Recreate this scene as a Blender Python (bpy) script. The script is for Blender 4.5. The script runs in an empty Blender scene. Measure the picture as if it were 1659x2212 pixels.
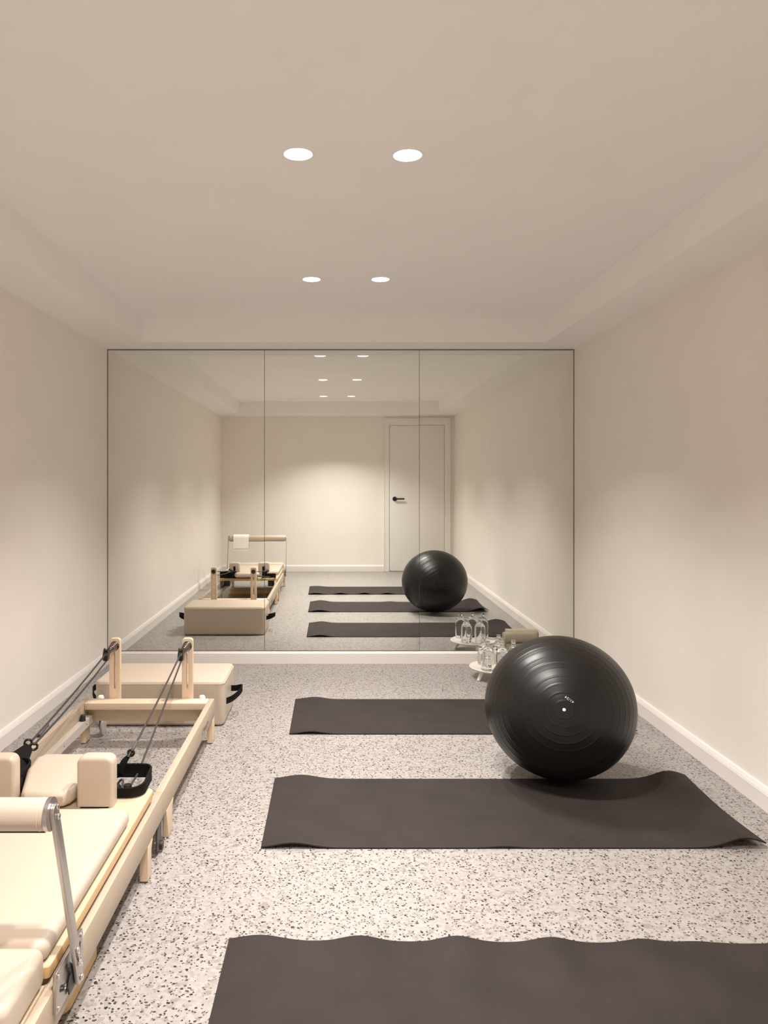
import bpy, bmesh, math, random
from mathutils import Vector, Matrix
random.seed(7)
PI = math.pi
S = bpy.context.scene
COL = S.collection

# ------------------------------------------------------------------ camera, world, exposure
FPX, VPX, VPY, W, H = 1659.0, 722.0, 1040.0, 1659.0, 2212.0
CAMZ = 1.255
cam = bpy.data.cameras.new('camera')
cam.sensor_fit = 'VERTICAL'
cam.sensor_height = 32.0
cam.sensor_width = 24.0
cam.lens = 32.0 * FPX / H
cam.shift_x = (W / 2 - VPX) / H
cam.shift_y = -(H / 2 - VPY) / H
cam.clip_start = 0.02
cam_o = bpy.data.objects.new('camera', cam)
COL.objects.link(cam_o)
cam_o.location = (0, 0, CAMZ)
cam_o.rotation_euler = (PI / 2, 0, 0)
S.camera = cam_o

world = bpy.data.worlds.new('world')
S.world = world
world.use_nodes = True
world.node_tree.nodes['Background'].inputs[0].default_value = (0.9, 0.85, 0.8, 1)
world.node_tree.nodes['Background'].inputs[1].default_value = 0.05

S.view_settings.view_transform = 'Standard'
S.view_settings.look = 'None'
S.view_settings.gamma = 1.0
S.view_settings.use_curve_mapping = False
S.view_settings.exposure = 0.0
LAMP_POWER = 17.0
LAMP_SPREAD = math.radians(110)
LAMP_COLOR = (1.0, 0.93, 0.875)
S.cycles.max_bounces = 10
S.cycles.diffuse_bounces = 7
S.cycles.glossy_bounces = 4
S.cycles.transmission_bounces = 9
S.cycles.transparent_max_bounces = 8

# ------------------------------------------------------------------ materials
def mat(name, color, rough=0.5, metal=0.0, spec=0.5, **kw):
    m = bpy.data.materials.new(name)
    m.use_nodes = True
    b = m.node_tree.nodes['Principled BSDF']
    b.inputs['Base Color'].default_value = (*color, 1)
    b.inputs['Roughness'].default_value = rough
    b.inputs['Metallic'].default_value = metal
    b.inputs['Specular IOR Level'].default_value = spec
    for k, v in kw.items():
        b.inputs[k.replace('_', ' ')].default_value = v
    return m

def N(m, t, **kw):
    n = m.node_tree.nodes.new(t)
    for k, v in kw.items():
        setattr(n, k, v)
    return n

def L(m, a, b):
    m.node_tree.links.new(a, b)

def bsdf(m):
    return m.node_tree.nodes['Principled BSDF']

def coords(m, scale=(1, 1, 1)):
    tc = N(m, 'ShaderNodeTexCoord')
    mp = N(m, 'ShaderNodeMapping')
    mp.inputs['Scale'].default_value = scale
    L(m, tc.outputs['Object'], mp.inputs['Vector'])
    return mp.outputs['Vector']

def add_bump(m, height, strength=0.2, dist=0.002):
    b = N(m, 'ShaderNodeBump')
    b.inputs['Strength'].default_value = strength
    b.inputs['Distance'].default_value = dist
    L(m, height, b.inputs['Height'])
    L(m, b.outputs['Normal'], bsdf(m).inputs['Normal'])

def noise(m, vec, scale, detail=2.0, rough=0.5):
    n = N(m, 'ShaderNodeTexNoise')
    n.inputs['Scale'].default_value = scale
    n.inputs['Detail'].default_value = detail
    n.inputs['Roughness'].default_value = rough
    L(m, vec, n.inputs['Vector'])
    return n

def ramp(m, fac, stops, interp='LINEAR'):
    r = N(m, 'ShaderNodeValToRGB')
    r.color_ramp.interpolation = interp
    e = r.color_ramp.elements
    while len(e) < len(stops):
        e.new(0.5)
    for el, (p, c) in zip(e, stops):
        el.position = p
        el.color = (*c, 1)
    L(m, fac, r.inputs['Fac'])
    return r.outputs['Color']

def paint(name, c, rough=0.6):
    m = mat(name, c, rough, spec=0.3)
    v = coords(m)
    n = noise(m, v, 3.0, 3)
    k = 0.97
    L(m, ramp(m, n.outputs['Fac'], [(0.3, tuple(x * k for x in c)), (0.7, c)]), bsdf(m).inputs['Base Color'])
    n2 = noise(m, v, 160.0, 2)
    add_bump(m, n2.outputs['Fac'], 0.05, 0.0006)
    return m

M = {}
M['wall'] = paint('wall_paint', (0.925, 0.88, 0.82))
M['ceiling'] = paint('ceiling_paint', (0.965, 0.95, 0.935))
M['trim'] = paint('trim_paint', (0.84, 0.80, 0.765), 0.4)
M['door'] = paint('door_paint', (0.90, 0.885, 0.85), 0.45)

def wood(name, c1, c2, scale=(14, 1.2, 14)):
    m = mat(name, c1, 0.45, spec=0.35)
    v = coords(m, scale)
    n = noise(m, v, 2.2, 5, 0.6)
    L(m, ramp(m, n.outputs['Fac'], [(0.3, c1), (0.72, c2)]), bsdf(m).inputs['Base Color'])
    n2 = noise(m, v, 14.0, 2)
    add_bump(m, n2.outputs['Fac'], 0.06, 0.0006)
    return m
M['wood'] = wood('maple_wood', (0.475, 0.39, 0.305), (0.43, 0.34, 0.255))
M['wood_v'] = wood('maple_wood_upright', (0.74, 0.59, 0.44), (0.65, 0.49, 0.345), (14, 14, 1.5))
M['wood_x'] = wood('maple_wood_cross', (0.70, 0.57, 0.44), (0.62, 0.48, 0.35), (1.2, 14, 14))
M['ply'] = wood('birch_ply', (0.54, 0.445, 0.32), (0.49, 0.39, 0.265))
M['plyedge'] = wood('ply_edge', (0.70, 0.48, 0.25), (0.60, 0.39, 0.18))

def leather(name, c):
    m = mat(name, c, 0.42, spec=0.4)
    v = coords(m)
    vo = N(m, 'ShaderNodeTexVoronoi')
    vo.inputs['Scale'].default_value = 700
    L(m, v, vo.inputs['Vector'])
    add_bump(m, vo.outputs['Distance'], 0.10, 0.0005)
    n = noise(m, v, 5.0, 2)
    L(m, ramp(m, n.outputs['Fac'], [(0.3, tuple(x * 0.97 for x in c)), (0.7, c)]), bsdf(m).inputs['Base Color'])
    return m
M['leather'] = leather('cream_leatherette', (0.545, 0.455, 0.37))
M['thread'] = mat('thread', (0.70, 0.58, 0.44), 0.7)
M['black'] = mat('black_plastic', (0.012, 0.011, 0.010), 0.35)
M['rubber'] = mat('black_rubber', (0.018, 0.016, 0.015), 0.6)
M['darkgrey'] = mat('dark_grey_metal', (0.07, 0.062, 0.058), 0.4, 0.4)
M['rope'] = mat('dark_rope', (0.035, 0.030, 0.028), 0.7)
M['sleeve'] = mat('grey_sleeve', (0.075, 0.07, 0.068), 0.5)
def fabric(name, c, scale=900, strength=0.3):
    m = mat(name, c, 0.9, spec=0.15)
    v = coords(m)
    n = noise(m, v, scale, 2)
    add_bump(m, n.outputs['Fac'], strength, 0.001)
    return m
M['strap'] = fabric('black_webbing', (0.009, 0.008, 0.0075))
M['towel_grey'] = fabric('taupe_terry', (0.60, 0.53, 0.43), 500, 0.7)
M['towel_white'] = fabric('white_terry', (0.90, 0.88, 0.85), 500, 0.6)
def brushed(name, c, rough):
    m = mat(name, c, rough, 1.0)
    v = coords(m, (60, 60, 3))
    n = noise(m, v, 20, 3)
    add_bump(m, n.outputs['Fac'], 0.03, 0.0004)
    return m
M['steel'] = brushed('brushed_steel', (0.56, 0.53, 0.50), 0.33)
M['chrome'] = mat('chrome', (0.75, 0.72, 0.69), 0.12, 1.0)
M['bronze'] = mat('dark_coil_steel', (0.30, 0.25, 0.21), 0.25, 1.0)
M['alu'] = mat('grey_track', (0.60, 0.54, 0.49), 0.4, 0.3)
M['white_plastic'] = mat('white_plastic', (0.80, 0.79, 0.77), 0.2)
M['grey_plastic'] = mat('grey_plastic', (0.42, 0.41, 0.40), 0.35)
M['ceramic'] = mat('white_ceramic', (0.86, 0.82, 0.77), 0.25)
M['print_white'] = mat('white_print', (0.62, 0.60, 0.59), 0.6)
M['print_grey'] = mat('grey_print', (0.20, 0.17, 0.14), 0.6)
M['print_dark'] = mat('dark_print', (0.10, 0.095, 0.09), 0.6)

# terrazzo floor
m = mat('terrazzo', (0.8, 0.75, 0.7), 0.34, spec=0.4)
v = coords(m)
warp = noise(m, v, 55, 2)
mixv = N(m, 'ShaderNodeMix', data_type='VECTOR')
mixv.inputs['Factor'].default_value = 0.014
L(m, v, mixv.inputs[4]); L(m, warp.outputs['Color'], mixv.inputs[5])
def vor(scale, feature='F1'):
    vo = N(m, 'ShaderNodeTexVoronoi', feature=feature)
    vo.inputs['Scale'].default_value = scale
    vo.inputs['Randomness'].default_value = 1.0
    L(m, mixv.outputs[1], vo.inputs['Vector'])
    return vo
v1 = vor(95)
sep = N(m, 'ShaderNodeSeparateColor')
L(m, v1.outputs['Color'], sep.inputs[0])
base = ramp(m, sep.outputs['Red'], [(0.0, (0.90, 0.845, 0.80)), (0.40, (0.84, 0.785, 0.735)), (0.60, (0.77, 0.715, 0.66)),
                                    (0.74, (0.96, 0.915, 0.88)), (0.93, (0.66, 0.60, 0.54))], 'CONSTANT')
def chips(scale, thr, size, seedoff):
    vo = N(m, 'ShaderNodeTexVoronoi')
    vo.inputs['Scale'].default_value = scale
    ad = N(m, 'ShaderNodeVectorMath', operation='ADD')
    ad.inputs[1].default_value = (seedoff, seedoff * 1.7, 0)
    L(m, mixv.outputs[1], ad.inputs[0])
    L(m, ad.outputs[0], vo.inputs['Vector'])
    s = N(m, 'ShaderNodeSeparateColor')
    L(m, vo.outputs['Color'], s.inputs[0])
    a = N(m, 'ShaderNodeMath', operation='GREATER_THAN'); a.inputs[1].default_value = thr
    L(m, s.outputs['Green'], a.inputs[0])
    sz = N(m, 'ShaderNodeMath', operation='MULTIPLY'); sz.inputs[1].default_value = size
    L(m, s.outputs['Blue'], sz.inputs[0])
    b = N(m, 'ShaderNodeMath', operation='LESS_THAN')
    L(m, vo.outputs['Distance'], b.inputs[0]); L(m, sz.outputs[0], b.inputs[1])
    c = N(m, 'ShaderNodeMath', operation='MULTIPLY')
    L(m, a.outputs[0], c.inputs[0]); L(m, b.outputs[0], c.inputs[1])
    return c.outputs[0], s.outputs['Red']
cur = base
for sc, thr, sz, off, stops in ((98, 0.64, 0.47, 3.1, [(0.0, (0.10, 0.085, 0.07)), (0.35, (0.20, 0.16, 0.125)), (0.6, (0.06, 0.052, 0.045)), (0.85, (0.36, 0.27, 0.19))]),
                                (150, 0.50, 0.52, 9.3, [(0.0, (0.17, 0.145, 0.12)), (0.5, (0.34, 0.30, 0.26)), (0.8, (0.09, 0.08, 0.07))])):
    f, rnd = chips(sc, thr, sz, off)
    mx = N(m, 'ShaderNodeMix', data_type='RGBA')
    L(m, f, mx.inputs[0]); L(m, cur, mx.inputs[6]); L(m, ramp(m, rnd, stops, 'CONSTANT'), mx.inputs[7])
    cur = mx.outputs[2]
dk = N(m, 'ShaderNodeMix', data_type='RGBA', blend_type='MULTIPLY')
dk.inputs[0].default_value = 1.0
dk.inputs[7].default_value = (0.365, 0.366, 0.368, 1)
L(m, cur, dk.inputs[6])
L(m, dk.outputs[2], bsdf(m).inputs['Base Color'])
M['terrazzo'] = m

# mat rubber: fine rows of ribs running along the width
m = mat('yoga_mat', (0.045, 0.038, 0.035), 0.7, spec=0.17)
v = coords(m)
w = N(m, 'ShaderNodeTexWave', wave_type='BANDS', bands_direction='X')
w.inputs['Scale'].default_value = 62
w.inputs['Distortion'].default_value = 1.3
w.inputs['Detail'].default_value = 0
w.inputs['Detail Scale'].default_value = 2.2
L(m, v, w.inputs['Vector'])
add_bump(m, w.outputs['Fac'], 0.35, 0.0008)
n = noise(m, v, 6, 3)
L(m, ramp(m, n.outputs['Fac'], [(0.3, (0.027, 0.0215, 0.0195)), (0.7, (0.035, 0.028, 0.0255))]), bsdf(m).inputs['Base Color'])
M['mat'] = m

m = mat('ball_vinyl', (0.011, 0.0095, 0.009), 0.34, spec=0.33)
v = coords(m)
n = noise(m, v, 7, 2)
L(m, ramp(m, n.outputs['Fac'], [(0.3, (0.31,) * 3), (0.7, (0.40,) * 3)]), bsdf(m).inputs['Roughness'])
M['ball'] = m

m = mat('mirror_silver', (0.87, 0.885, 0.848), 0.0, 1.0)
M['mirror'] = m
M['mirror_edge'] = mat('mirror_edge', (0.16, 0.145, 0.125), 0.4, 0.3)
M['seam'] = mat('mirror_seam', (0.60, 0.56, 0.50), 0.3, 0.3)
m = mat('water_glass', (0.96, 0.985, 0.965), 0.0, spec=0.5)
bsdf(m).inputs['Transmission Weight'].default_value = 1.0
bsdf(m).inputs['IOR'].default_value = 1.36
M['glass'] = m

def emit(name, c, s):
    m = bpy.data.materials.new(name)
    m.use_nodes = True
    b = bsdf(m)
    b.inputs['Base Color'].default_value = (0.9, 0.9, 0.9, 1)
    b.inputs['Emission Color'].default_value = (*c, 1)
    b.inputs['Emission Strength'].default_value = s
    return m
M['lamp'] = emit('lamp_diffuser', (1.0, 0.96, 0.92), 6.0)

# ------------------------------------------------------------------ helpers
def finish(bm, smooth=False):
    me = bpy.data.meshes.new('m')
    bmesh.ops.recalc_face_normals(bm, faces=bm.faces)
    bm.to_mesh(me)
    bm.free()
    if smooth:
        for p in me.polygons:
            p.use_smooth = True
    return me

def smooth_angle(me, ang=35):
    me.set_sharp_from_angle(angle=math.radians(ang))
    for p in me.polygons:
        p.use_smooth = True
    return me

def obj(name, me, material, parent=None, loc=None, rot=None):
    o = bpy.data.objects.new(name, me)
    me.name = name
    COL.objects.link(o)
    if material is not None and not me.materials:
        me.materials.append(M[material])
    if parent is not None:
        o.parent = parent
        o.matrix_parent_inverse = WM[parent.name].inverted()
    if loc is not None:
        o.location = loc
    if rot is not None:
        o.rotation_euler = rot
    WM[o.name] = Matrix.LocRotScale(o.location, o.rotation_euler, None)
    return o
WM = {}

def empty(name, loc, label, cat, group=None):
    o = bpy.data.objects.new(name, None)
    o.empty_display_size = 0.1
    COL.objects.link(o)
    o.location = loc
    WM[o.name] = Matrix.Translation(loc)
    tag(o, label, cat, group)
    return o

def tag(o, label, cat, group=None):
    o['label'] = label
    o['category'] = cat
    if group:
        o['group'] = group
    return o

def struct(o):
    o['kind'] = 'structure'
    return o

def box(x0, x1, y0, y1, z0, z1, bev=0.0, seg=2):
    """axis-aligned box in world coordinates with bevelled edges"""
    bm = bmesh.new()
    bmesh.ops.create_cube(bm, size=1)
    for v in bm.verts:
        v.co = Vector(((x0 + x1) / 2 + v.co.x * (x1 - x0), (y0 + y1) / 2 + v.co.y * (y1 - y0), (z0 + z1) / 2 + v.co.z * (z1 - z0)))
    if bev > 0:
        bmesh.ops.bevel(bm, geom=bm.edges[:], offset=bev, segments=seg, affect='EDGES', profile=0.5)
    me = finish(bm)
    return smooth_angle(me) if bev > 0 else me

def join(*meshes):
    bm = bmesh.new()
    mats = []
    for me in meshes:
        bm.from_mesh(me)
    me = bpy.data.meshes.new('j')
    bm.to_mesh(me)
    bm.free()
    return smooth_angle(me)

def xf(me, mtx):
    me.transform(mtx)
    return me

def cyl(p0, p1, r0, r1=None, seg=24, bev=0.0):
    r1 = r0 if r1 is None else r1
    p0, p1 = Vector(p0), Vector(p1)
    d = p1 - p0
    bm = bmesh.new()
    bmesh.ops.create_cone(bm, cap_ends=True, segments=seg, radius1=r0, radius2=r1, depth=d.length)
    if bev > 0:
        bmesh.ops.bevel(bm, geom=[e for e in bm.edges if len(e.link_faces) == 2 and any(len(f.verts) > 4 for f in e.link_faces)],
                        offset=bev, segments=3, affect='EDGES', profile=0.5)
    q = d.to_track_quat('Z', 'Y').to_matrix().to_4x4()
    bmesh.ops.transform(bm, matrix=Matrix.Translation((p0 + p1) / 2) @ q, verts=bm.verts)
    return smooth_angle(finish(bm), 50)

def catmull(pts, n=8, closed=False):
    P = [Vector(p) for p in pts]
    out = []
    k = len(P)
    rng = range(k) if closed else range(k - 1)
    for i in rng:
        if closed:
            a, b, c, d = P[(i - 1) % k], P[i], P[(i + 1) % k], P[(i + 2) % k]
        else:
            a, b, c, d = P[max(i - 1, 0)], P[i], P[i + 1], P[min(i + 2, k - 1)]
        for j in range(n):
            t = j / n
            out.append(0.5 * ((2 * b) + (c - a) * t + (2 * a - 5 * b + 4 * c - d) * t * t + (3 * b - a - 3 * c + d) * t ** 3))
    if not closed:
        out.append(P[-1])
    return out

def tube(pts, r, seg=10, closed=False):
    bm = bmesh.new()
    P = [Vector(p) for p in pts]
    n = len(P)
    rings = []
    up = Vector((0.13, 0.2, 1)).normalized()
    for i, p in enumerate(P):
        if closed:
            t = (P[(i + 1) % n] - P[i - 1]).normalized()
        else:
            t = (P[min(i + 1, n - 1)] - P[max(i - 1, 0)]).normalized()
        a = t.cross(up)
        if a.length < 1e-4:
            a = t.cross(Vector((1, 0, 0)))
        a.normalize()
        b = t.cross(a).normalized()
        rr = r[i] if isinstance(r, (list, tuple)) else r
        rings.append([bm.verts.new(p + a * rr * math.cos(k * 2 * PI / seg) + b * rr * math.sin(k * 2 * PI / seg)) for k in range(seg)])
    for i in range(n if closed else n - 1):
        A, B = rings[i], rings[(i + 1) % n]
        for k in range(seg):
            bm.faces.new((A[k], A[(k + 1) % seg], B[(k + 1) % seg], B[k]))
    if not closed:
        bm.faces.new(rings[0]); bm.faces.new(rings[-1][::-1])
    return smooth_angle(finish(bm), 60)

def band(pts, h0, thick, closed=True, up=(0, 0, 1)):
    """flat strap standing on edge along a path; h0 = height (or list)"""
    bm = bmesh.new()
    P = [Vector(p) for p in pts]
    n = len(P)
    upv = Vector(up)
    rings = []
    for i, p in enumerate(P):
        t = (P[(i + 1) % n] - P[i - 1]) if closed else (P[min(i + 1, n - 1)] - P[max(i - 1, 0)])
        u = upv[i] if isinstance(up, list) else upv
        s = t.cross(u).normalized() * thick / 2
        h = h0[i] if isinstance(h0, (list, tuple)) else h0
        u = u.normalized()
        rings.append([bm.verts.new(p + s * a + u * (h * b)) for a, b in ((-.8, 0), (.8, 0), (1.3, .06), (1, .14), (1, .86), (1.3, .94), (.8, 1), (-.8, 1), (-1.3, .94), (-1, .86), (-1, .14), (-1.3, .06))])
    m_ = len(rings[0])
    for i in range(n if closed else n - 1):
        A, B = rings[i], rings[(i + 1) % n]
        for k in range(m_):
            bm.faces.new((A[k], A[(k + 1) % m_], B[(k + 1) % m_], B[k]))
    if not closed:
        bm.faces.new(rings[0]); bm.faces.new(rings[-1][::-1])
    return smooth_angle(finish(bm), 50)

def ribbon(left, right, thick):
    """fabric strip between two edge polylines with thickness"""
    bm = bmesh.new()
    A = [Vector(p) for p in left]; B = [Vector(p) for p in right]
    n = len(A)
    rows = []
    for i in range(n):
        t = A[min(i + 1, n - 1)] - A[max(i - 1, 0)]
        nn = t.cross(B[i] - A[i])
        nn = nn.normalized() * thick / 2 if nn.length > 1e-9 else Vector((0, 0, thick / 2))
        mid = (A[i] + B[i]) / 2 + nn * 0.8
        rows.append([bm.verts.new(c) for c in (A[i] - nn, A[i] + nn, mid + nn, B[i] + nn, B[i] - nn, mid - nn)])
    for i in range(n - 1):
        for k in range(6):
            bm.faces.new((rows[i][k], rows[i][(k + 1) % 6], rows[i + 1][(k + 1) % 6], rows[i + 1][k]))
    bm.faces.new(rows[0]); bm.faces.new(rows[-1][::-1])
    return smooth_angle(finish(bm), 60)

def lathe(profile, seg=48):
    bm = bmesh.new()
    rings = []
    for r, z in profile:
        if r < 1e-6:
            rings.append([bm.verts.new((0, 0, z))])
        else:
            rings.append([bm.verts.new((r * math.cos(k * 2 * PI / seg), r * math.sin(k * 2 * PI / seg), z)) for k in range(seg)])
    for A, B in zip(rings, rings[1:]):
        if len(A) == 1 and len(B) == 1:
            continue
        for k in range(seg):
            k2 = (k + 1) % seg
            if len(A) == 1:
                bm.faces.new((A[0], B[k], B[k2]))
            elif len(B) == 1:
                bm.faces.new((A[k], A[k2], B[0]))
            else:
                bm.faces.new((A[k], A[k2], B[k2], B[k]))
    return finish(bm)

def slab(loops, depth, bev=0.0, res=3):
    """2D outline (with holes) extruded to +-depth/2 along local z, rounded edges; outline is outer size"""
    cu = bpy.data.curves.new('c', 'CURVE')
    cu.dimensions = '2D'
    cu.fill_mode = 'BOTH'
    cu.extrude = max(depth / 2 - bev, 1e-5)
    cu.bevel_depth = bev
    cu.bevel_resolution = res
    cu.offset = -bev
    for lp in loops:
        sp = cu.splines.new('POLY')
        sp.points.add(len(lp) - 1)
        for p, c in zip(sp.points, lp):
            p.co = (c[0], c[1], 0, 1)
        sp.use_cyclic_u = True
    o = bpy.data.objects.new('c', cu)
    COL.objects.link(o)
    dg = bpy.context.evaluated_depsgraph_get()
    me = bpy.data.meshes.new_from_object(o.evaluated_get(dg))
    bpy.data.objects.remove(o)
    bpy.data.curves.remove(cu)
    bm = bmesh.new()
    bm.from_mesh(me)
    bmesh.ops.remove_doubles(bm, verts=bm.verts, dist=1e-6)
    bpy.data.meshes.remove(me)
    return smooth_angle(finish(bm), 40)

def rrect(x0, x1, y0, y1, r, n=6):
    rr = r if isinstance(r, (list, tuple)) else (r,) * 4   # bl, br, tr, tl
    out = []
    for (cx, cy, a0), q in zip(((x0, y0, PI), (x1, y0, 1.5 * PI), (x1, y1, 0), (x0, y1, PI / 2)), rr):
        sx = 1 if cx == x0 else -1
        sy = 1 if cy == y0 else -1
        if q <= 0:
            out.append((cx, cy)); continue
        for k in range(n + 1):
            a = a0 + k * PI / 2 / n
            out.append((cx + sx * q + q * math.cos(a), cy + sy * q + q * math.sin(a)))
    return out

def stadium(c0, c1, r, n=8):
    c0, c1 = Vector(c0), Vector(c1)
    d = (c1 - c0)
    a = math.atan2(d.y, d.x)
    return [tuple(c1 + Vector((math.cos(a - PI / 2 + k * PI / n), math.sin(a - PI / 2 + k * PI / n))) * r) for k in range(n + 1)] + \
           [tuple(c0 + Vector((math.cos(a + PI / 2 + k * PI / n), math.sin(a + PI / 2 + k * PI / n))) * r) for k in range(n + 1)]

def circle(c, r, n=24):
    return [(c[0] + r * math.cos(k * 2 * PI / n), c[1] + r * math.sin(k * 2 * PI / n)) for k in range(n)]

# frames that stand a slab's local (u, v, w) in the world
def YZ(x):      # u -> Y, v -> Z, w -> X
    return Matrix(((0, 0, 1, x), (1, 0, 0, 0), (0, 1, 0, 0), (0, 0, 0, 1)))
def XZ(y):      # u -> X, v -> Z, w -> -Y
    return Matrix(((1, 0, 0, 0), (0, 0, -1, y), (0, 1, 0, 0), (0, 0, 0, 1)))
def XY(z):
    return Matrix.Translation((0, 0, z))

# ------------------------------------------------------------------ room shell
XL, XR = -1.566, 1.656
YB, YM, YF = 5.325, 5.30, -0.13      # mirror wall, mirror face, wall behind the camera
ZS, ZT = 2.167, 2.325                # dropped border, raised tray
TX0, TX1, TY0, TY1 = -1.262, 1.386, 0.30, 5.03
struct(obj('floor', box(XL - .1, XR + .1, YF - .1, YB + .1, -0.1, 0.0), 'terrazzo'))
struct(obj('wall_left', box(XL - .1, XL, YF - .1, YB + .1, 0, ZT + .1), 'wall'))
struct(obj('wall_right', box(XR, XR + .1, YF - .1, YB + .1, 0, ZT + .1), 'wall'))
struct(obj('wall_back', box(XL, XR, YB, YB + .1, 0, ZT + .1), 'wall'))
struct(obj('wall_front', box(XL, XR, YF - .1, YF, 0, ZT + .1), 'wall'))
LAMPS = [(-0.118, 2.511), (0.2407, 2.52), (-0.120, 4.067), (0.245, 4.067), (-0.135, 0.96), (0.215, 0.96)]
LR = 0.0465
# ceiling: border soffit, step and tray in one skin, thickness above
bm = bmesh.new()
def ringv(x0, x1, y0, y1, z):
    return [bm.verts.new(c) for c in ((x0, y0, z), (x1, y0, z), (x1, y1, z), (x0, y1, z))]
a = ringv(XL, XR, YF, YB, ZS); b = ringv(TX0, TX1, TY0, TY1, ZS); c = ringv(TX0, TX1, TY0, TY1, ZT)
d = ringv(XL, XR, YF, YB, ZT + .1)
for i in range(4):
    j = (i + 1) % 4
    bm.faces.new((a[i], a[j], b[j], b[i])); bm.faces.new((b[i], b[j], c[j], c[i])); bm.faces.new((a[i], a[j], d[j], d[i]))
bm.faces.new(c); bm.faces.new(d)
struct(obj('ceiling', finish(bm), 'ceiling'))

# baseboards: flat face, groove, bevelled cap
BT = 0.017
def baseboard(name, length, mtx):
    prof = [(0, 0), (BT, 0), (BT, .064), (BT - .003, .066), (BT - .001, .069), (.008, .084), (0, .087)]
    bm = bmesh.new()
    A = [bm.verts.new((0, p[0], p[1])) for p in prof]
    B = [bm.verts.new((length, p[0], p[1])) for p in prof]
    k = len(prof)
    for i in range(k):
        bm.faces.new((A[i], A[(i + 1) % k], B[(i + 1) % k], B[i]))
    bm.faces.new(A); bm.faces.new(B)
    me = finish(bm)
    return struct(obj(name, xf(me, mtx), 'trim'))
baseboard('baseboard_left', YB - YF, Matrix(((0, 1, 0, XL), (1, 0, 0, YF), (0, 0, 1, 0), (0, 0, 0, 1))))
baseboard('baseboard_right', YB - YF, Matrix(((0, -1, 0, XR), (1, 0, 0, YF), (0, 0, 1, 0), (0, 0, 0, 1))))
me_bb = baseboard('baseboard_back', XR - XL - 2 * BT, Matrix(((1, 0, 0, XL + BT), (0, -1.0 * (YB - 5.283) / BT, 0, YB), (0, 0, 1, 0), (0, 0, 0, 1))))
DX0, DX1 = 0.70, 1.595               # door surround
baseboard('baseboard_front', DX0 - XL - BT - .001, Matrix(((1, 0, 0, XL + BT), (0, 1, 0, YF), (0, 0, 1, 0), (0, 0, 0, 1))))

# door in the wall behind the camera (seen in the mirror)
FW = 0.068
door = struct(obj('door_1', box(DX0 + FW + .006, DX1 - FW - .006, YF + .001, YF + .014, 0.008, 2.034, .001), 'door'))
door['label'] = 'plain white flush door with black lever handle, seen in the mirror'
fr = slab([[(DX0, 0), (DX0 + FW, 0), (DX0 + FW, 2.04), (DX1 - FW, 2.04), (DX1 - FW, 0), (DX1, 0), (DX1, 2.125), (DX0, 2.125)]], .018, .002)
obj('door_frame', xf(fr, XZ(YF + .010)), 'door', door)
bd = slab([[(DX0 - .012, 0), (DX0 + .002, 0), (DX0 + .002, 2.123), (DX1 - .002, 2.123), (DX1 - .002, 0), (DX1 + .012, 0), (DX1 + .012, 2.137), (DX0 - .012, 2.137)]], .026, .003)
obj('frame_bead', xf(bd, XZ(YF + .014)), 'door', door)
hx = DX0 + FW + .075
hd = obj('door_handle', cyl((hx, YF + .014, 1.012), (hx, YF + .026, 1.012), .031, bev=.002), 'black', door)
obj('lever', join(cyl((hx, YF + .026, 1.012), (hx, YF + .055, 1.012), .009), xf(slab([stadium((hx, 1.012), (hx + .125, 1.012), .0105)], .014, .003), XZ(YF + .055))), 'black', hd)

# ------------------------------------------------------------------ mirror wall
MX0, MX1, MZ0, MZ1 = XL + .004, XR - .004, 0.0885, 2.160
seams = [MX0, -0.4812, 0.5878, MX1]
labels = ['left panel of the wall mirror, reflecting the reformer and box',
          'middle panel of the wall mirror, reflecting the mats and ceiling lights',
          'right panel of the wall mirror, reflecting half of the door and the towels']
rots = [(-0.0004, 0.0013), (0.0, 0.0), (0.0006, -0.0013)]
for i in range(3):
    x0, x1 = seams[i] + .0015, seams[i + 1] - .0015
    cx, cz = (x0 + x1) / 2, (MZ0 + MZ1) / 2
    me = box(x0 - cx, x1 - cx, 0, .005, MZ0 - cz, MZ1 - cz)
    o = obj('mirror_panel', me, 'mirror', None, (cx, YM, cz), (rots[i][0], 0, rots[i][1]))
    me.materials.append(M['seam'])
    for p in me.polygons:
        if abs(p.normal.y) < .5:
            p.material_index = 1
    tag(o, labels[i], 'mirror', 'mirror panels covering the end wall')
t = .0045
me = join(box(XL, XL + t, YM - .003, YB, .087, ZS - .0005), box(XR - t, XR, YM - .003, YB, .087, ZS - .0005), box(XL + t, XR - t, YM - .003, YB, ZS - .006, ZS - .0005))
struct(obj('trim_1', me, 'mirror_edge'))

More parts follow.
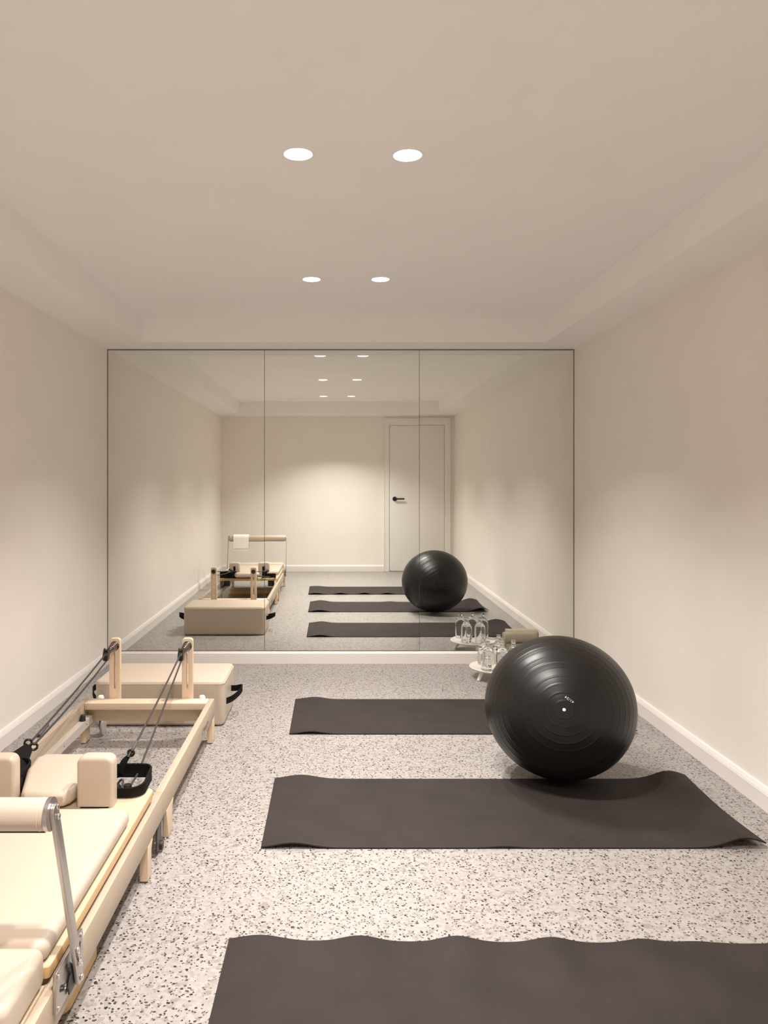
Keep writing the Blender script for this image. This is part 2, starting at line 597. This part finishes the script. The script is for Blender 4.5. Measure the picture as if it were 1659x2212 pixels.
# ------------------------------------------------------------------ ceiling downlights
names = ['left ceiling downlight of the pair nearest the camera in view', 'right ceiling downlight of the pair nearest the camera in view',
         'left ceiling downlight of the pair nearest the mirror', 'right ceiling downlight of the pair nearest the mirror',
         'left ceiling downlight seen only in the mirror, by the door wall', 'right ceiling downlight seen only in the mirror, by the door wall']
trim_me = lathe([(LR, -.001), (LR + .0045, -.0025), (LR + .008, -.0015), (LR + .0085, .0), (LR, .0), (LR, -.001)], 48)
smooth_angle(trim_me, 60)
disc_me = lathe([(0, -.0012), (LR, -.0008), (LR, -.0001), (0, -.0001)], 48)
for (x, y), lb in zip(LAMPS, names):
    e = empty('downlight', (x, y, ZT), lb, 'downlight', 'round ceiling downlights in three pairs')
    for nm, me, mt in (('trim_ring', trim_me, 'ceiling'), ('diffuser', disc_me, 'lamp')):
        o = bpy.data.objects.new(nm, me)
        if not me.materials:
            me.materials.append(M[mt])
        COL.objects.link(o)
        o.parent = e
    ld = bpy.data.lights.new('downlight_beam', 'AREA')
    ld.shape = 'DISK'
    ld.size = LR * 1.9
    ld.energy = LAMP_POWER
    ld.color = LAMP_COLOR
    ld.spread = LAMP_SPREAD
    lo = bpy.data.objects.new('downlight_beam', ld)
    COL.objects.link(lo)
    lo.parent = e
    lo.location = (0, 0, -.004)

# ------------------------------------------------------------------ exercise mats
def yoga_mat(x0, y0, length, depth, rot, waves, label):
    """waves: (x centre, width, height, at far edge 1 / near edge 0 / both None)"""
    nx, ny, th = 150, 26, .006
    bm = bmesh.new()
    def hz(x, y):
        z = 0.0
        for xc, wd, hh, edge in waves:
            g = math.exp(-((x - xc) / wd) ** 2)
            v = y / depth
            e = 1.0 if edge is None else (v ** 2.2 if edge == 1 else (1 - v) ** 2.2)
            if edge == 2:
                e = abs(2 * v - 1) ** 1.5 * .8 + .2
            z += hh * g * e
        return z
    top = [[None] * (ny + 1) for _ in range(nx + 1)]
    bot = [[None] * (ny + 1) for _ in range(nx + 1)]
    for i in range(nx + 1):
        for j in range(ny + 1):
            x, y = length * i / nx, depth * j / ny
            z = hz(x, y)
            edge = (i in (0, nx)) or (j in (0, ny))
            bot[i][j] = bm.verts.new((x, y, z + .0004))
            top[i][j] = bm.verts.new((x, y, z + th - (.001 if edge else 0)))
    for i in range(nx):
        for j in range(ny):
            bm.faces.new((top[i][j], top[i + 1][j], top[i + 1][j + 1], top[i][j + 1]))
            bm.faces.new((bot[i][j], bot[i][j + 1], bot[i + 1][j + 1], bot[i + 1][j]))
    for i in range(nx):
        bm.faces.new((bot[i][0], bot[i + 1][0], top[i + 1][0], top[i][0]))
        bm.faces.new((bot[i][ny], top[i][ny], top[i + 1][ny], bot[i + 1][ny]))
    for j in range(ny):
        bm.faces.new((bot[0][j], top[0][j], top[0][j + 1], bot[0][j + 1]))
        bm.faces.new((bot[nx][j], bot[nx][j + 1], top[nx][j + 1], top[nx][j]))
    me = smooth_angle(finish(bm), 60)
    o = obj('yoga_mat', me, 'mat', None, (x0, y0, 0), (0, 0, rot))
    tag(o, label, 'mat', 'black exercise mats laid in rows')
    return o
mat1 = yoga_mat(-0.293, 1.482, 1.72, .61, math.radians(-0.6),
         [(.085, .08, .016, 1), (.355, .065, .016, 1), (.62, .062, .017, 1), (.875, .062, .015, 1), (1.12, .06, .012, 1), (1.26, .07, .006, 1), (1.62, .1, .02, 2), (.08, .1, .01, 0)],
         'black ribbed mat with a wavy far edge, nearest the camera')
mat2 = yoga_mat(-0.250, 2.622, 1.725, .608, math.radians(0),
         [(.11, .085, .017, 2), (.83, .06, .005, 0), (1.655, .085, .034, 2)],
         'black ribbed mat under the edge of the exercise ball, right end curled up')
mat3 = yoga_mat(-0.223, 3.806, 1.725, .605, 0.0,
         [(.11, .075, .013, 2), (1.65, .09, .032, 2)],
         'black ribbed mat lying furthest away, nearest the mirror wall')

# ------------------------------------------------------------------ exercise ball
BR = 0.311
SQ = 0.948     # slight squash under its own weight
BC = Vector((0.956, 3.262, BR + .0055))
axis = (Vector((0.185, -0.10, CAMZ - .065)) - BC).normalized()
prof = []
ridge = math.radians(6.4)
nr = int(PI / ridge)
a = 0.0
prof.append((0, BR))
k = 1
step = math.radians(0.8)
ang = step
while ang < PI - .002:
    off = 0.0
    near = round(ang / ridge) * ridge
    d = abs(ang - near)
    if .03 < ang < PI - .03 and round(ang / ridge) > 0:
        off = .0008 * max(0.0, 1 - (d / math.radians(.85)) ** 2)
    prof.append(((BR - .0014 + off) * math.sin(ang), (BR - .0014 + off) * math.cos(ang)))
    ang += step / 2
prof.append((0, -BR + .0014))
bme = lathe(prof, 128)
for p in bme.polygons:
    p.use_smooth = True
q = axis.to_track_quat('Z', 'Y')
ball = obj('exercise_ball', bme, 'ball', None, BC)
bme.transform(q.to_matrix().to_4x4())
tag(ball, 'large black inflatable exercise ball resting at the edge of the middle mat', 'exercise ball')
up = (Vector((0, 0, 1)) - axis * axis.z).normalized()
rt = up.cross(axis).normalized()
def on_ball(u, v, lift=0.0):
    d = (axis * BR + rt * u + up * v).normalized()
    return BC + d * (BR + lift)
pl = obj('valve_plug', xf(lathe([(0, .0018), (.005, .0015), (.0066, .0), (.0066, -.003), (0, -.003)], 24), Matrix.Translation(BC + axis * BR) @ q.to_matrix().to_4x4()), 'white_plastic', ball)
# printed code
fc = bpy.data.curves.new('code', 'FONT')
fc.body = '41/24'
fc.size = .0140
fc.align_x = 'CENTER'
fc.align_y = 'CENTER'
fo = bpy.data.objects.new('code', fc)
COL.objects.link(fo)
me = bpy.data.meshes.new_from_object(fo.evaluated_get(bpy.context.evaluated_depsgraph_get()))
bpy.data.objects.remove(fo)
ca, sa = math.cos(PI - math.radians(34)), math.sin(PI - math.radians(34))
for vtx in me.vertices:
    x, y = vtx.co.x * 1.25, vtx.co.y
    u = x * ca - y * sa + .021
    w_ = x * sa + y * ca + .042
    vtx.co = on_ball(u, w_, .0006)
obj('printed_code', me, 'print_white', ball)
for o_ in [ball] + list(ball.children):     # squash towards the floor
    w0 = WM[o_.name]
    o_.data.transform(w0.inverted() @ Matrix.Diagonal((1, 1, SQ, 1)) @ w0)


# ------------------------------------------------------------------ sitting box
bx = empty('sitting_box', (-.8965, 4.135, 0), 'cream upholstered sitting box with black strap handles in front of the mirror', 'box')
bm_ = slab([rrect(-1.228, -.565, 3.935, 4.335, .030)], .230, .016, 4)
obj('padded_body', xf(bm_, XY(.117)), 'leather', bx)
obj('piping', tube([(x, y, .2165) for x, y in rrect(-1.2285, -.5645, 3.9345, 4.3355, .031)], .0018, 6, True), 'thread', bx)
for s in (1, -1):
    X = lambda x: x if s == 1 else -.8965 * 2 - x
    pts = catmull([(X(-.570), 4.02, .088), (X(-.535), 4.045, .098), (X(-.505), 4.10, .115), (X(-.497), 4.15, .125), (X(-.512), 4.185, .118), (X(-.540), 4.205, .108), (X(-.570), 4.215, .105)], 6)
    obj('handle', band(pts, .032, .004, False), 'strap', bx)

# ------------------------------------------------------------------ reformer
RC = -.8985
R0, R1 = -.609, -.582               # right rail, inner and outer
def mir(x):
    return 2 * RC - x
rf = empty('pilates_reformer', (RC, 2.545, 0), 'maple and cream pilates reformer along the left wall', 'pilates reformer')
def both(x0, x1):
    return ((x0, x1), (mir(x1), mir(x0)))
for x0, x1 in both(R0, R1):
    for y0, y1 in ((1.36, 2.6092), (2.6102, 3.735)):
        obj('rail', box(x0, x1, y0, y1, .112, .2, .003), 'wood', rf)
    legs = [[(1.38, .004), (1.44, .004), (1.44, .112), (1.38, .112)],
            [(2.40, .004), (2.447, .004), (2.447, .085), (2.465, .112), (2.40, .112)],
            [(2.70, .004), (2.765, .004), (2.765, .085), (2.785, .112), (2.665, .112)],
            [(3.672, .004), (3.735, .004), (3.735, .112), (3.672, .112)]]
    for lg in legs:
        lo = obj('leg', xf(slab([lg], x1 - x0, .002), YZ((x0 + x1) / 2)), 'wood_v', rf)
        ys = [p[0] for p in lg if p[1] < .01]
        obj('foot_pad', box(x0 + .002, x1 - .002, min(ys) + .002, max(ys) - .002, 0.0003, .004), 'rubber', lo)
# grey running tracks inside the rails
for s in (1, -1):
    X = (lambda x: x) if s == 1 else mir
    xs = sorted((X(-.609), X(-.636)))
    xf_ = sorted((X(-.6335), X(-.6365)))
    tr = obj('track', join(box(xs[0], xs[1], 1.75, 3.700, .133, .137), box(xf_[0], xf_[1], 1.75, 3.700, .099, .1345)), 'alu', rf)
    for yy in (3.30, 3.60):
        obj('screw', cyl((X(-.6365), yy, .117), (X(-.6375), yy, .117), .003, seg=10), 'black', tr)
    obj('bumper', cyl((X(-.6235), 3.585, .137), (X(-.6235), 3.585, .166), .0135, .0105, bev=.002), 'rubber', rf)
    # transport caster and end roller behind the head end
    cst = obj('caster', cyl((X(-.654) - .006, 3.80, .042), (X(-.654) + .006, 3.80, .042), .0415, bev=.004, seg=32), 'grey_plastic', rf)
    obj('caster_bracket', join(box(X(-.643) - .004, X(-.643) + .004, 3.782, 3.822, .03, .11, .003), box(X(-.650) - .012, X(-.650) + .012, 3.745, 3.82, .10, .112, .003)), 'black', cst)
    rk = [(0, .0), (.016, .0), (.016, .07), (.0145, .079), (.010, .085), (0, .0875)]
    rme = lathe(rk, 24); smooth_angle(rme, 50)
    obj('end_knob', xf(rme, Matrix.Translation((X(-.6495), 3.778, .118))), 'white_plastic', rf)
    # hinge latch at the rail joint
    lt = obj('latch', xf(slab([[(2.555, .02), (2.60, .012), (2.64, .03), (2.66, .10), (2.655, .111), (2.575, .111), (2.56, .09)]], .006, .0015), YZ(X(-.592))), 'darkgrey', rf)
    obj('latch_bar', box(X(-.589) - .003, X(-.589) + .003, 2.612, 2.620, .045, .100, .001), 'steel', lt)
    obj('latch_wheel', cyl((X(-.597), 2.605, .022), (X(-.580), 2.605, .022), .015, seg=20, bev=.002), 'black', lt)
    obj('latch_bolt', cyl((X(-.580), 2.625, .034), (X(-.575), 2.625, .034), .005, seg=12, bev=.001), 'chrome', lt)
# head-end boards
obj('end_board', box(mir(R0), R0, 3.652, 3.735, .168, .2, .003), 'wood_x', rf)
obj('end_panel', box(mir(R0), R0, 3.706, 3.733, .100, .168, .001), 'wood_x', rf)
obj('foot_end_board', box(mir(R0), R0, 1.36, 1.388, .115, .198, .002), 'wood_x', rf)
obj('lower_board', xf(slab([rrect(-1.172, -.625, 1.79, 2.055, .04)], .040, .004), XY(.0215)), 'plyedge', rf)
# script mark on the outer side of the right rail
zc = .150
pts = [(R1 + .0006, 3.385 + u, zc + w) for u, w in ((.020, .012), (.012, .017), (.003, .010), (-.001, -.002), (.004, -.013), (.016, -.012))]
sm = tube(catmull(pts, 6), .0010, 6)
wv = []
for k in range(60):
    u = k / 59
    wv.append((R1 + .0006, 3.412 + .135 * u, zc - .004 + .0085 * math.sin(u * 44) * (1 if u < .8 else .8) + .004 * math.sin(u * 9)))
obj('script_mark', join(sm, tube(wv, .0009, 5)), 'print_grey', rf)

# posts with pulleys and ropes
posts = []
for px_ in (-.7150, -1.0685):
    hw = .0265
    out = [(px_ - hw, .10), (px_ + hw, .10)] + rrect(px_ - hw, px_ + hw, .12, .492, (0, 0, .016, .016))[2:]
    slot = stadium((px_, .250), (px_, .424), .0038)
    po = obj('post', xf(slab([out, slot], .026, .0025), XZ(3.7485)), 'wood_v', rf)
    hz_ = .455
    obj('collar', xf(lathe([(.0135, 0), (.0215, 0), (.0225, .002), (.0215, .004), (.0135, .004)], 28), Matrix.Translation((px_, 3.7355, hz_)) @ Matrix.Rotation(PI / 2, 4, 'X')), 'black', po)
    tx = px_ - .010
    cp = []
    for k in range(6 * 14 + 1):
        a = k / 14 * 2 * PI
        f = k / (6 * 14)
        r = .0185 - .0085 * f
        cp.append((px_ + (tx - px_) * f + r * math.cos(a), 3.731 - .075 * f, hz_ - .012 * f + r * math.sin(a)))
    obj('coil_spring', tube(cp, .0032, 7), 'bronze', po)
    kn = [(px_ + (.019 + .004 * math.cos(8 * t)) * math.cos(t), hz_ + (.019 + .004 * math.cos(8 * t)) * math.sin(t)) for t in [i * 2 * PI / 64 for i in range(64)]]
    obj('star_knob', join(xf(slab([kn], .016, .002), XZ(3.776)), cyl((px_, 3.76, hz_), (px_, 3.77, hz_), .008)), 'black', po)
    pw = obj('pulley', join(xf(slab([stadium((3.628, hz_ - .030), (3.640, hz_ - .006), .016)], .005, .001), YZ(tx - .010)),
                            xf(slab([stadium((3.628, hz_ - .030), (3.640, hz_ - .006), .016)], .005, .001), YZ(tx + .010)),
                            cyl((tx - .009, 3.629, hz_ - .029), (tx + .009, 3.629, hz_ - .029), .0205, seg=28, bev=.003),
                            cyl((tx, 3.645, hz_ - .008), (tx, 3.660, hz_ - .010), .006)), 'black', po)
    posts.append((tx, hz_))

def rope(p0, p1, sag, n=14):
    p0, p1 = Vector(p0), Vector(p1)
    return [p0.lerp(p1, i / n) - Vector((0, 0, sag * 4 * (i / n) * (1 - i / n))) for i in range(n + 1)]
(txr, hzr), (txl, hzl) = posts
RR = .0038
# right pair
obj('rope', tube(rope((txr, 3.613, hzr - .016), (-.693, 2.625, .331), .006), RR, 8), 'rope', rf)
obj('rope', tube(rope((txr + .003, 3.619, hzr - .048), (-.667, 2.60, .262), .004) + [Vector((-.672, 2.53, .252))], RR, 8), 'rope', rf)
obj('rope_sleeve', tube(rope((-.6945, 2.70, .3395), (-.6935, 2.64, .332), 0, 3), .0056, 8), 'sleeve', rf)
# left pair
obj('rope', tube(rope((txl, 3.613, hzl - .016), (-1.065, 2.705, .342), .006), RR, 8), 'rope', rf)
obj('rope', tube(rope((txl + .003, 3.619, hzl - .048), (-1.055, 2.70, .330), .010), RR, 8), 'rope', rf)
obj('rope_sleeve', tube(rope((-1.068, 2.86, .349), (-1.064, 2.76, .341), 0, 3), .0075, 8), 'sleeve', rf)

# sliding carriage
cg = obj('carriage', xf(slab([rrect(-1.202, -.595, 1.604, 2.545, (.01, .01, .03, .03))], .025, .002), XY(.2275)), 'ply', rf)
cg.data.materials.append(M['plyedge'])
for p in cg.data.polygons:
    if abs(p.normal.z) < .3:
        p.material_index = 1
def cpart(name, me, mt):
    return obj(name, me, mt, cg)
cpart('carriage_pad', xf(slab([rrect(-1.193, -.604, 1.602, 2.285, .030, 8)], .046, .019, 5), XY(.2635)), 'leather')
hr = slab([[(RC - .078, 2.395), (RC - .060, 2.372), (RC + .060, 2.372), (RC + .080, 2.395), (RC + .122, 2.55), (RC + .126, 2.64), (RC + .100, 2.672), (RC - .100, 2.672), (RC - .126, 2.64), (RC - .122, 2.55)]], .050, .020, 5)
cpart('headrest', xf(hr, Matrix.Translation((0, 2.37, .268)) @ Matrix.Rotation(math.radians(4), 4, 'X') @ Matrix.Translation((0, -2.37, 0))), 'leather')
for s in (1, -1):
    X = (lambda x: x) if s == 1 else mir
    xs = sorted((X(-.802), X(-.688)))
    sh = slab([rrect(xs[0], xs[1],  .232, .397, (.006, .006, .024, .024), 6)], .056, .012, 4)
    cpart('shoulder_rest', xf(sh, XZ(2.414)), 'leather')
    seam = [(x, 2.3885, z) for x, z in rrect(xs[0] + .014, xs[1] - .014, .2405, .383, (.003, .003, .018, .018), 6)]
    cpart('stitching', tube(seam[6:-6], .0009, 5), 'thread')
    cpart('rest_strap', box(X(-.745) - .011, X(-.745) + .011, 2.4425, 2.446, .245, .355, .001), 'strap')
    cpart('wheel_block', box(*sorted((X(-.640), X(-.700))), 2.40, 2.50, .15, .2145, .004), 'black')
    cpart('wheel_block', box(*sorted((X(-.640), X(-.700))), 1.78, 1.88, .15, .2145, .004), 'black')
    for (dx, dy) in ((-.706, 2.492), (-.672, 2.498)):
        cl = lathe([(0, .030), (.011, .030), (.0135, .026), (.0135, 0), (0, 0)], 20)
        smooth_angle(cl, 40)
        cpart('cleat', xf(cl, Matrix.Translation((X(dx), dy, .2402))), 'black')
    cpart('cleat_bolt', xf(smooth_angle(lathe([(0, .008), (.004, .007), (.0062, .003), (.0062, 0), (0, 0)], 16), 60), Matrix.Translation((X(-.655), 2.527, .2402))), 'chrome')
    cpart('rope_end', tube(catmull([(X(-.712), 2.515, .26), (X(-.700), 2.518, .276), (X(-.690), 2.51, .276), (X(-.689), 2.49, .262), (X(-.692), 2.472, .245)], 5), .0036, 8), 'rope')
# webbing loops
def loop(x0, x1, y0, y1, r, zf, zb, hf, hb):
    pts, hs = [], []
    base = rrect(x0, x1, y0, y1, r, 6)
    dense = []
    for (a, b) in zip(base, base[1:] + base[:1]):
        d = math.dist(a, b)
        k = max(1, int(d / .012))
        dense += [(a[0] + (b[0] - a[0]) * i / k, a[1] + (b[1] - a[1]) * i / k) for i in range(k)]
    for x, y in dense:
        f = (y - y0) / (y1 - y0)
        pts.append((x, y, zf + (zb - zf) * f)); hs.append(hf + (hb - hf) * f)
    return band(pts, hs, .006, True)
lp = obj('foot_loop', loop(-.742, -.616, 2.458, 2.606, (.02, .045, .028, .02), .2425, .252, .032, .046), 'strap', rf)
obj('loop_tail', ribbon(catmull([(-.690, 2.628, .334), (-.703, 2.615, .325), (-.722, 2.608, .308), (-.736, 2.604, .275)], 4),
                        catmull([(-.696, 2.618, .320), (-.700, 2.606, .306), (-.708, 2.602, .290), (-.715, 2.600, .262)], 4), .007), 'strap', lp)
obj('snap_hook', join(tube([(-.694 + .010 * math.cos(a), 2.622, .328 + .010 * math.sin(a)) for a in [i * 2 * PI / 20 for i in range(20)]], .0042, 8, True),
                      cyl((-.694, 2.628, .334), (-.700, 2.606, .318), .0075, .0055, seg=12)), 'black', lp)
lp = obj('foot_loop', loop(-1.185, -1.020, 2.470, 2.600, (.03, .03, .03, .03), .2425, .250, .056, .070), 'strap', rf)
obj('loop_tail', ribbon(catmull([(-1.073, 2.672, .342), (-1.092, 2.60, .334), (-1.098, 2.52, .332), (-1.075, 2.475, .315), (-1.06, 2.468, .27)], 5),
                        catmull([(-1.050, 2.668, .320), (-1.040, 2.605, .300), (-1.028, 2.53, .296), (-1.008, 2.482, .278), (-1.004, 2.474, .252)], 5), .008), 'strap', lp)
obj('snap_hook', join(*[tube([(xx + .011 * math.cos(a), 2.684 + .004 * math.cos(a), zz + .011 * math.sin(a)) for a in [i * 2 * PI / 20 for i in range(20)]], .0042, 8, True) for xx, zz in ((-1.070, .342), (-1.050, .328))]), 'black', lp)

# foot-end standing platform
sp = obj('standing_platform', box(-1.196, -.602, 1.392, 1.596, .2005, .208, .001), 'ply', rf)
obj('platform_pad', xf(slab([rrect(-1.197, -.600, 1.395, 1.601, .022, 6)], .081, .020, 5), XY(.2490)), 'leather', sp)

# footbar
fb = obj('footbar', cyl((mir(-.574), 1.54, .588), (-.574, 1.54, .588), .0315, seg=40, bev=.004), 'leather', rf)
obj('footbar_seam', box(mir(-.578), -.578, 1.536, 1.546, .5515, .5575, .001), 'rubber', fb)
obj('footbar_stitch', tube([(-.586, 1.54 + .0317 * math.cos(a), .588 + .0317 * math.sin(a)) for a in [i * 2 * PI / 32 for i in range(32)]], .0007, 5, True), 'thread', fb)
for s in (1, -1):
    X = (lambda x: x) if s == 1 else mir
    xo = X(-.5615)
    cap = obj('end_cap', cyl((X(-.574), 1.54, .588), (X(-.5655), 1.54, .588), .0325, seg=40), 'steel', fb)
    ar = obj('arm', xf(slab([stadium((1.690, .166), (1.5405, .594), .0155)], .008, .001), YZ(xo)), 'steel', fb)
    for (yy, zz, rr) in ((1.542, .603, .0062), (1.548, .580, .0062), (1.664, .240, .0065), (1.676, .206, .008), (1.690, .165, .007)):
        obj('bolt', cyl((X(-.5575), yy, zz), (X(-.5525), yy, zz), rr, seg=14, bev=.0015), 'chrome', ar)
    # bracket plates on the rail
    br = obj('bracket', xf(slab([rrect(1.587, 1.753, .148, .237, .004, 2), stadium((1.612, .190), (1.640, .176), .0065), stadium((1.735, .212), (1.728, .180), .0055)], .0075, .001), YZ(X(-.578))), 'steel', rf)
    obj('bracket_slot', box(*sorted((X(-.5815), X(-.5800))), 1.60, 1.745, .160, .225), 'darkgrey', br)
    for (yy, zz) in ((1.597, .226), (1.597, .159), (1.743, .226), (1.743, .159)):
        obj('bolt', cyl((X(-.5745), yy, zz), (X(-.571), yy, zz), .0055, seg=14, bev=.001), 'chrome', br)
    obj('cam_plate', xf(slab([[(1.65, .152), (1.70, .150), (1.705, .165), (1.69, .172), (1.693, .19), (1.68, .195), (1.655, .22), (1.645, .215), (1.66, .19), (1.645, .17)]], .004, .0008), YZ(X(-.570))), 'darkgrey', br)
    obj('torsion_spring', tube([(X(-.5555), 1.667 + .0006 * k + .006 * math.cos(k * .9), .232 - .0011 * k + .005 * math.sin(k * .9)) for k in range(24)], .0016, 6), 'chrome', ar)

# ------------------------------------------------------------------ white towel over the footbar (seen in the mirror)
def drape(x0, x1, r, yc, zc, dropf, dropb, th, wob):
    sec = []
    for k in range(7):
        sec.append((yc - r, zc - dropf + dropf * k / 7))
    for k in range(13):
        a = PI - k * PI / 12
        sec.append((yc + r * math.cos(a), zc + r * math.sin(a)))
    for k in range(1, 8):
        sec.append((yc + r, zc - dropb * k / 7))
    nx = 16
    bm = bmesh.new()
    g = {}
    for i in range(nx + 1):
        x = x0 + (x1 - x0) * i / nx
        for j, (y, z) in enumerate(sec):
            f = max(0, (zc - z)) / .15
            sgn = -1 if y < yc else 1
            w = wob * f * math.sin(i * 1.1 + (j > 13) * 2)
            for lay in (0, 1):
                dy = (y - yc) / r * th * lay
                dz = (max(0, z - zc) / r) * th * lay
                g[i, j, lay] = bm.verts.new((x, y + dy + sgn * abs(w), z + dz))
    nj = len(sec)
    for i in range(nx):
        for j in range(nj - 1):
            for lay in (0, 1):
                bm.faces.new((g[i, j, lay], g[i + 1, j, lay], g[i + 1, j + 1, lay], g[i, j + 1, lay]))
        for j in (0, nj - 1):
            bm.faces.new((g[i, j, 0], g[i + 1, j, 0], g[i + 1, j, 1], g[i, j, 1]))
    for j in range(nj - 1):
        for i in (0, nx):
            bm.faces.new((g[i, j, 0], g[i, j + 1, 0], g[i, j + 1, 1], g[i, j, 1]))
    return smooth_angle(finish(bm), 60)
tw = empty('hand_towel', (-1.085, 1.54, .44), 'folded white hand towel hanging over the reformer footbar, seen in the mirror', 'towel')
obj('outer_fold', drape(-1.175, -.995, .0385, 1.54, .588, .12, .115, .006, .003), 'towel_white', tw)
obj('inner_fold', drape(-1.170, -1.000, .0335, 1.54, .588, .14, .145, .004, .0), 'towel_white', tw)

# ------------------------------------------------------------------ round stand with water bottles
PX, PY, PT = 1.033, 4.895, .076
st = empty('footed_tray', (PX, PY, 0), 'round white footed tray carrying water bottles in front of the mirror', 'tray')
pme = lathe([(0, PT - .014), (.150, PT - .014), (.166, PT - .008), (.171, PT), (.168, PT + .003), (.164, PT + .001), (.158, PT - .002), (0, PT - .002)], 64)
smooth_angle(pme, 50)
obj('plate', xf(pme, Matrix.Translation((PX, PY, 0))), 'ceramic', st)
for a in (207, 327, 87):
    ca_, sa_ = math.cos(math.radians(a)), math.sin(math.radians(a))
    obj('leg', cyl((PX + .143 * ca_, PY + .143 * sa_, .0003), (PX + .108 * ca_, PY + .108 * sa_, PT - .013), .0095, .016, seg=20, bev=.003), 'ceramic', st)
BH = .187
bprof = [(0, .004), (.024, .0), (.033, .001), (.0375, .006), (.0395, .014), (.0395, .100), (.0385, .112), (.035, .125), (.0285, .138), (.020, .149), (.0145, .156), (.0125, .162), (.0125, .170),
         (.0150, .172), (.0150, .176), (.0130, .177), (.0130, .181), (.0148, .182), (.0148, .1865), (.0120, .187), (.0095, .186), (.0095, .160), (.0110, .155), (.0150, .1505), (0, .1490)]
bott = lathe(bprof, 40)
for p in bott.polygons:
    p.use_smooth = True
def print_marks(back):
    bm = bmesh.new()
    def strip(a0, a1, z0, z1):
        n = max(2, int((a1 - a0) / .12))
        vs = []
        for i in range(n + 1):
            a = a0 + (a1 - a0) * i / n
            vs.append((bm.verts.new((.0398 * math.sin(a), -.0398 * math.cos(a), z0)), bm.verts.new((.0398 * math.sin(a), -.0398 * math.cos(a), z1))))
        for A, B in zip(vs, vs[1:]):
            bm.faces.new((A[0], B[0], B[1], A[1]))
    x = -.5
    for wd in (.16, .14, .10, 0, .18, .10):
        if wd:
            strip(x, x + wd, .0965, .1010)
        x += wd + .05 if wd else .12
    x = -.6
    for wd in (.10, .12, .08, .11, .09, .12, .10, .08, .12):
        strip(x, x + wd, .0815, .0838)
        x += wd + .03
    return finish(bm)
pm = print_marks(False)
spots = [(.955, 4.787, 'clear water bottle at the left front of the tray'),
         (1.043, 4.772, 'clear water bottle in the middle front of the tray'),
         (1.121, 4.806, 'clear water bottle at the right of the tray, half hidden by the ball'),
         (.968, 4.972, 'clear water bottle at the left back of the tray, next to the mirror'),
         (1.066, 4.978, 'clear water bottle at the right back of the tray, next to the mirror')]
for i, (x, y, lb) in enumerate(spots):
    e = empty('water_bottle', (x, y, PT - .0019), lb, 'bottle', 'water bottles on the round tray')
    for nm, me, mt in (('glass_body', bott, 'glass'), ('printed_text', pm, 'print_dark')):
        o = bpy.data.objects.new(nm, me)
        if not me.materials:
            me.materials.append(M[mt])
        COL.objects.link(o)
        o.parent = e
        o.rotation_euler = (0, 0, (-.25, .1, .2, 2.9, 3.3)[i])

# ------------------------------------------------------------------ rolled towels (seen in the mirror)
def towel_roll(length, r):
    th = .0085
    turns = (r - .006) / th
    n = int(turns * 26)
    bm = bmesh.new()
    nx = 10
    rows = []
    for k in range(n + 1):
        a = k / 26 * 2 * PI
        rad = .005 + th * k / 26
        row = []
        for i in range(nx + 1):
            x = length * (i / nx - .5)
            pinch = 1 - .05 * math.exp(-((x - .005) / .02) ** 2)
            jit = .0012 * math.sin(k * .7 + i)
            for rr in (rad - th * .40, rad + th * .40):
                row.append(bm.verts.new((x + (.003 * math.sin(a * .5) if i in (0, nx) else 0), (rr * pinch + jit) * math.cos(a), (rr * pinch + jit) * math.sin(a))))
        rows.append(row)
    for A, B in zip(rows, rows[1:]):
        for i in range(nx):
            bm.faces.new((A[2 * i + 1], A[2 * i + 3], B[2 * i + 3], B[2 * i + 1]))
            bm.faces.new((A[2 * i], B[2 * i], B[2 * i + 2], A[2 * i + 2]))
        bm.faces.new((A[0], A[1], B[1], B[0]))
        bm.faces.new((A[2 * nx], B[2 * nx], B[2 * nx + 1], A[2 * nx + 1]))
    for row in (rows[0], rows[-1]):
        for i in range(nx):
            bm.faces.new((row[2 * i], row[2 * i + 2], row[2 * i + 3], row[2 * i + 1]))
    me = finish(bm)
    return smooth_angle(me, 60)
tr_me = towel_roll(.235, .040)
TRr = .0435
for (x, y, z, rz, rx, lb) in ((1.350, 5.005, TRr + .079, -.06, 1.2, 'rolled taupe towel on top of the stack, nearest the mirror'),
                              (1.385, 4.918, TRr + .079, .0, 2.2, 'rolled taupe towel on top of the stack, further from the mirror'),
                              (1.365, 5.012, TRr, -.02, .3, 'rolled taupe towel at the bottom of the stack, nearest the mirror'),
                              (1.375, 4.915, TRr, .02, -.5, 'rolled taupe towel at the bottom of the stack, further from the mirror')):
    o = bpy.data.objects.new('rolled_towel', tr_me)
    if not tr_me.materials:
        tr_me.materials.append(M['towel_grey'])
    COL.objects.link(o)
    o.location = (x, y, z)
    o.rotation_euler = (rx, 0, rz)
    tag(o, lb, 'towel', 'rolled towels stacked behind the ball')
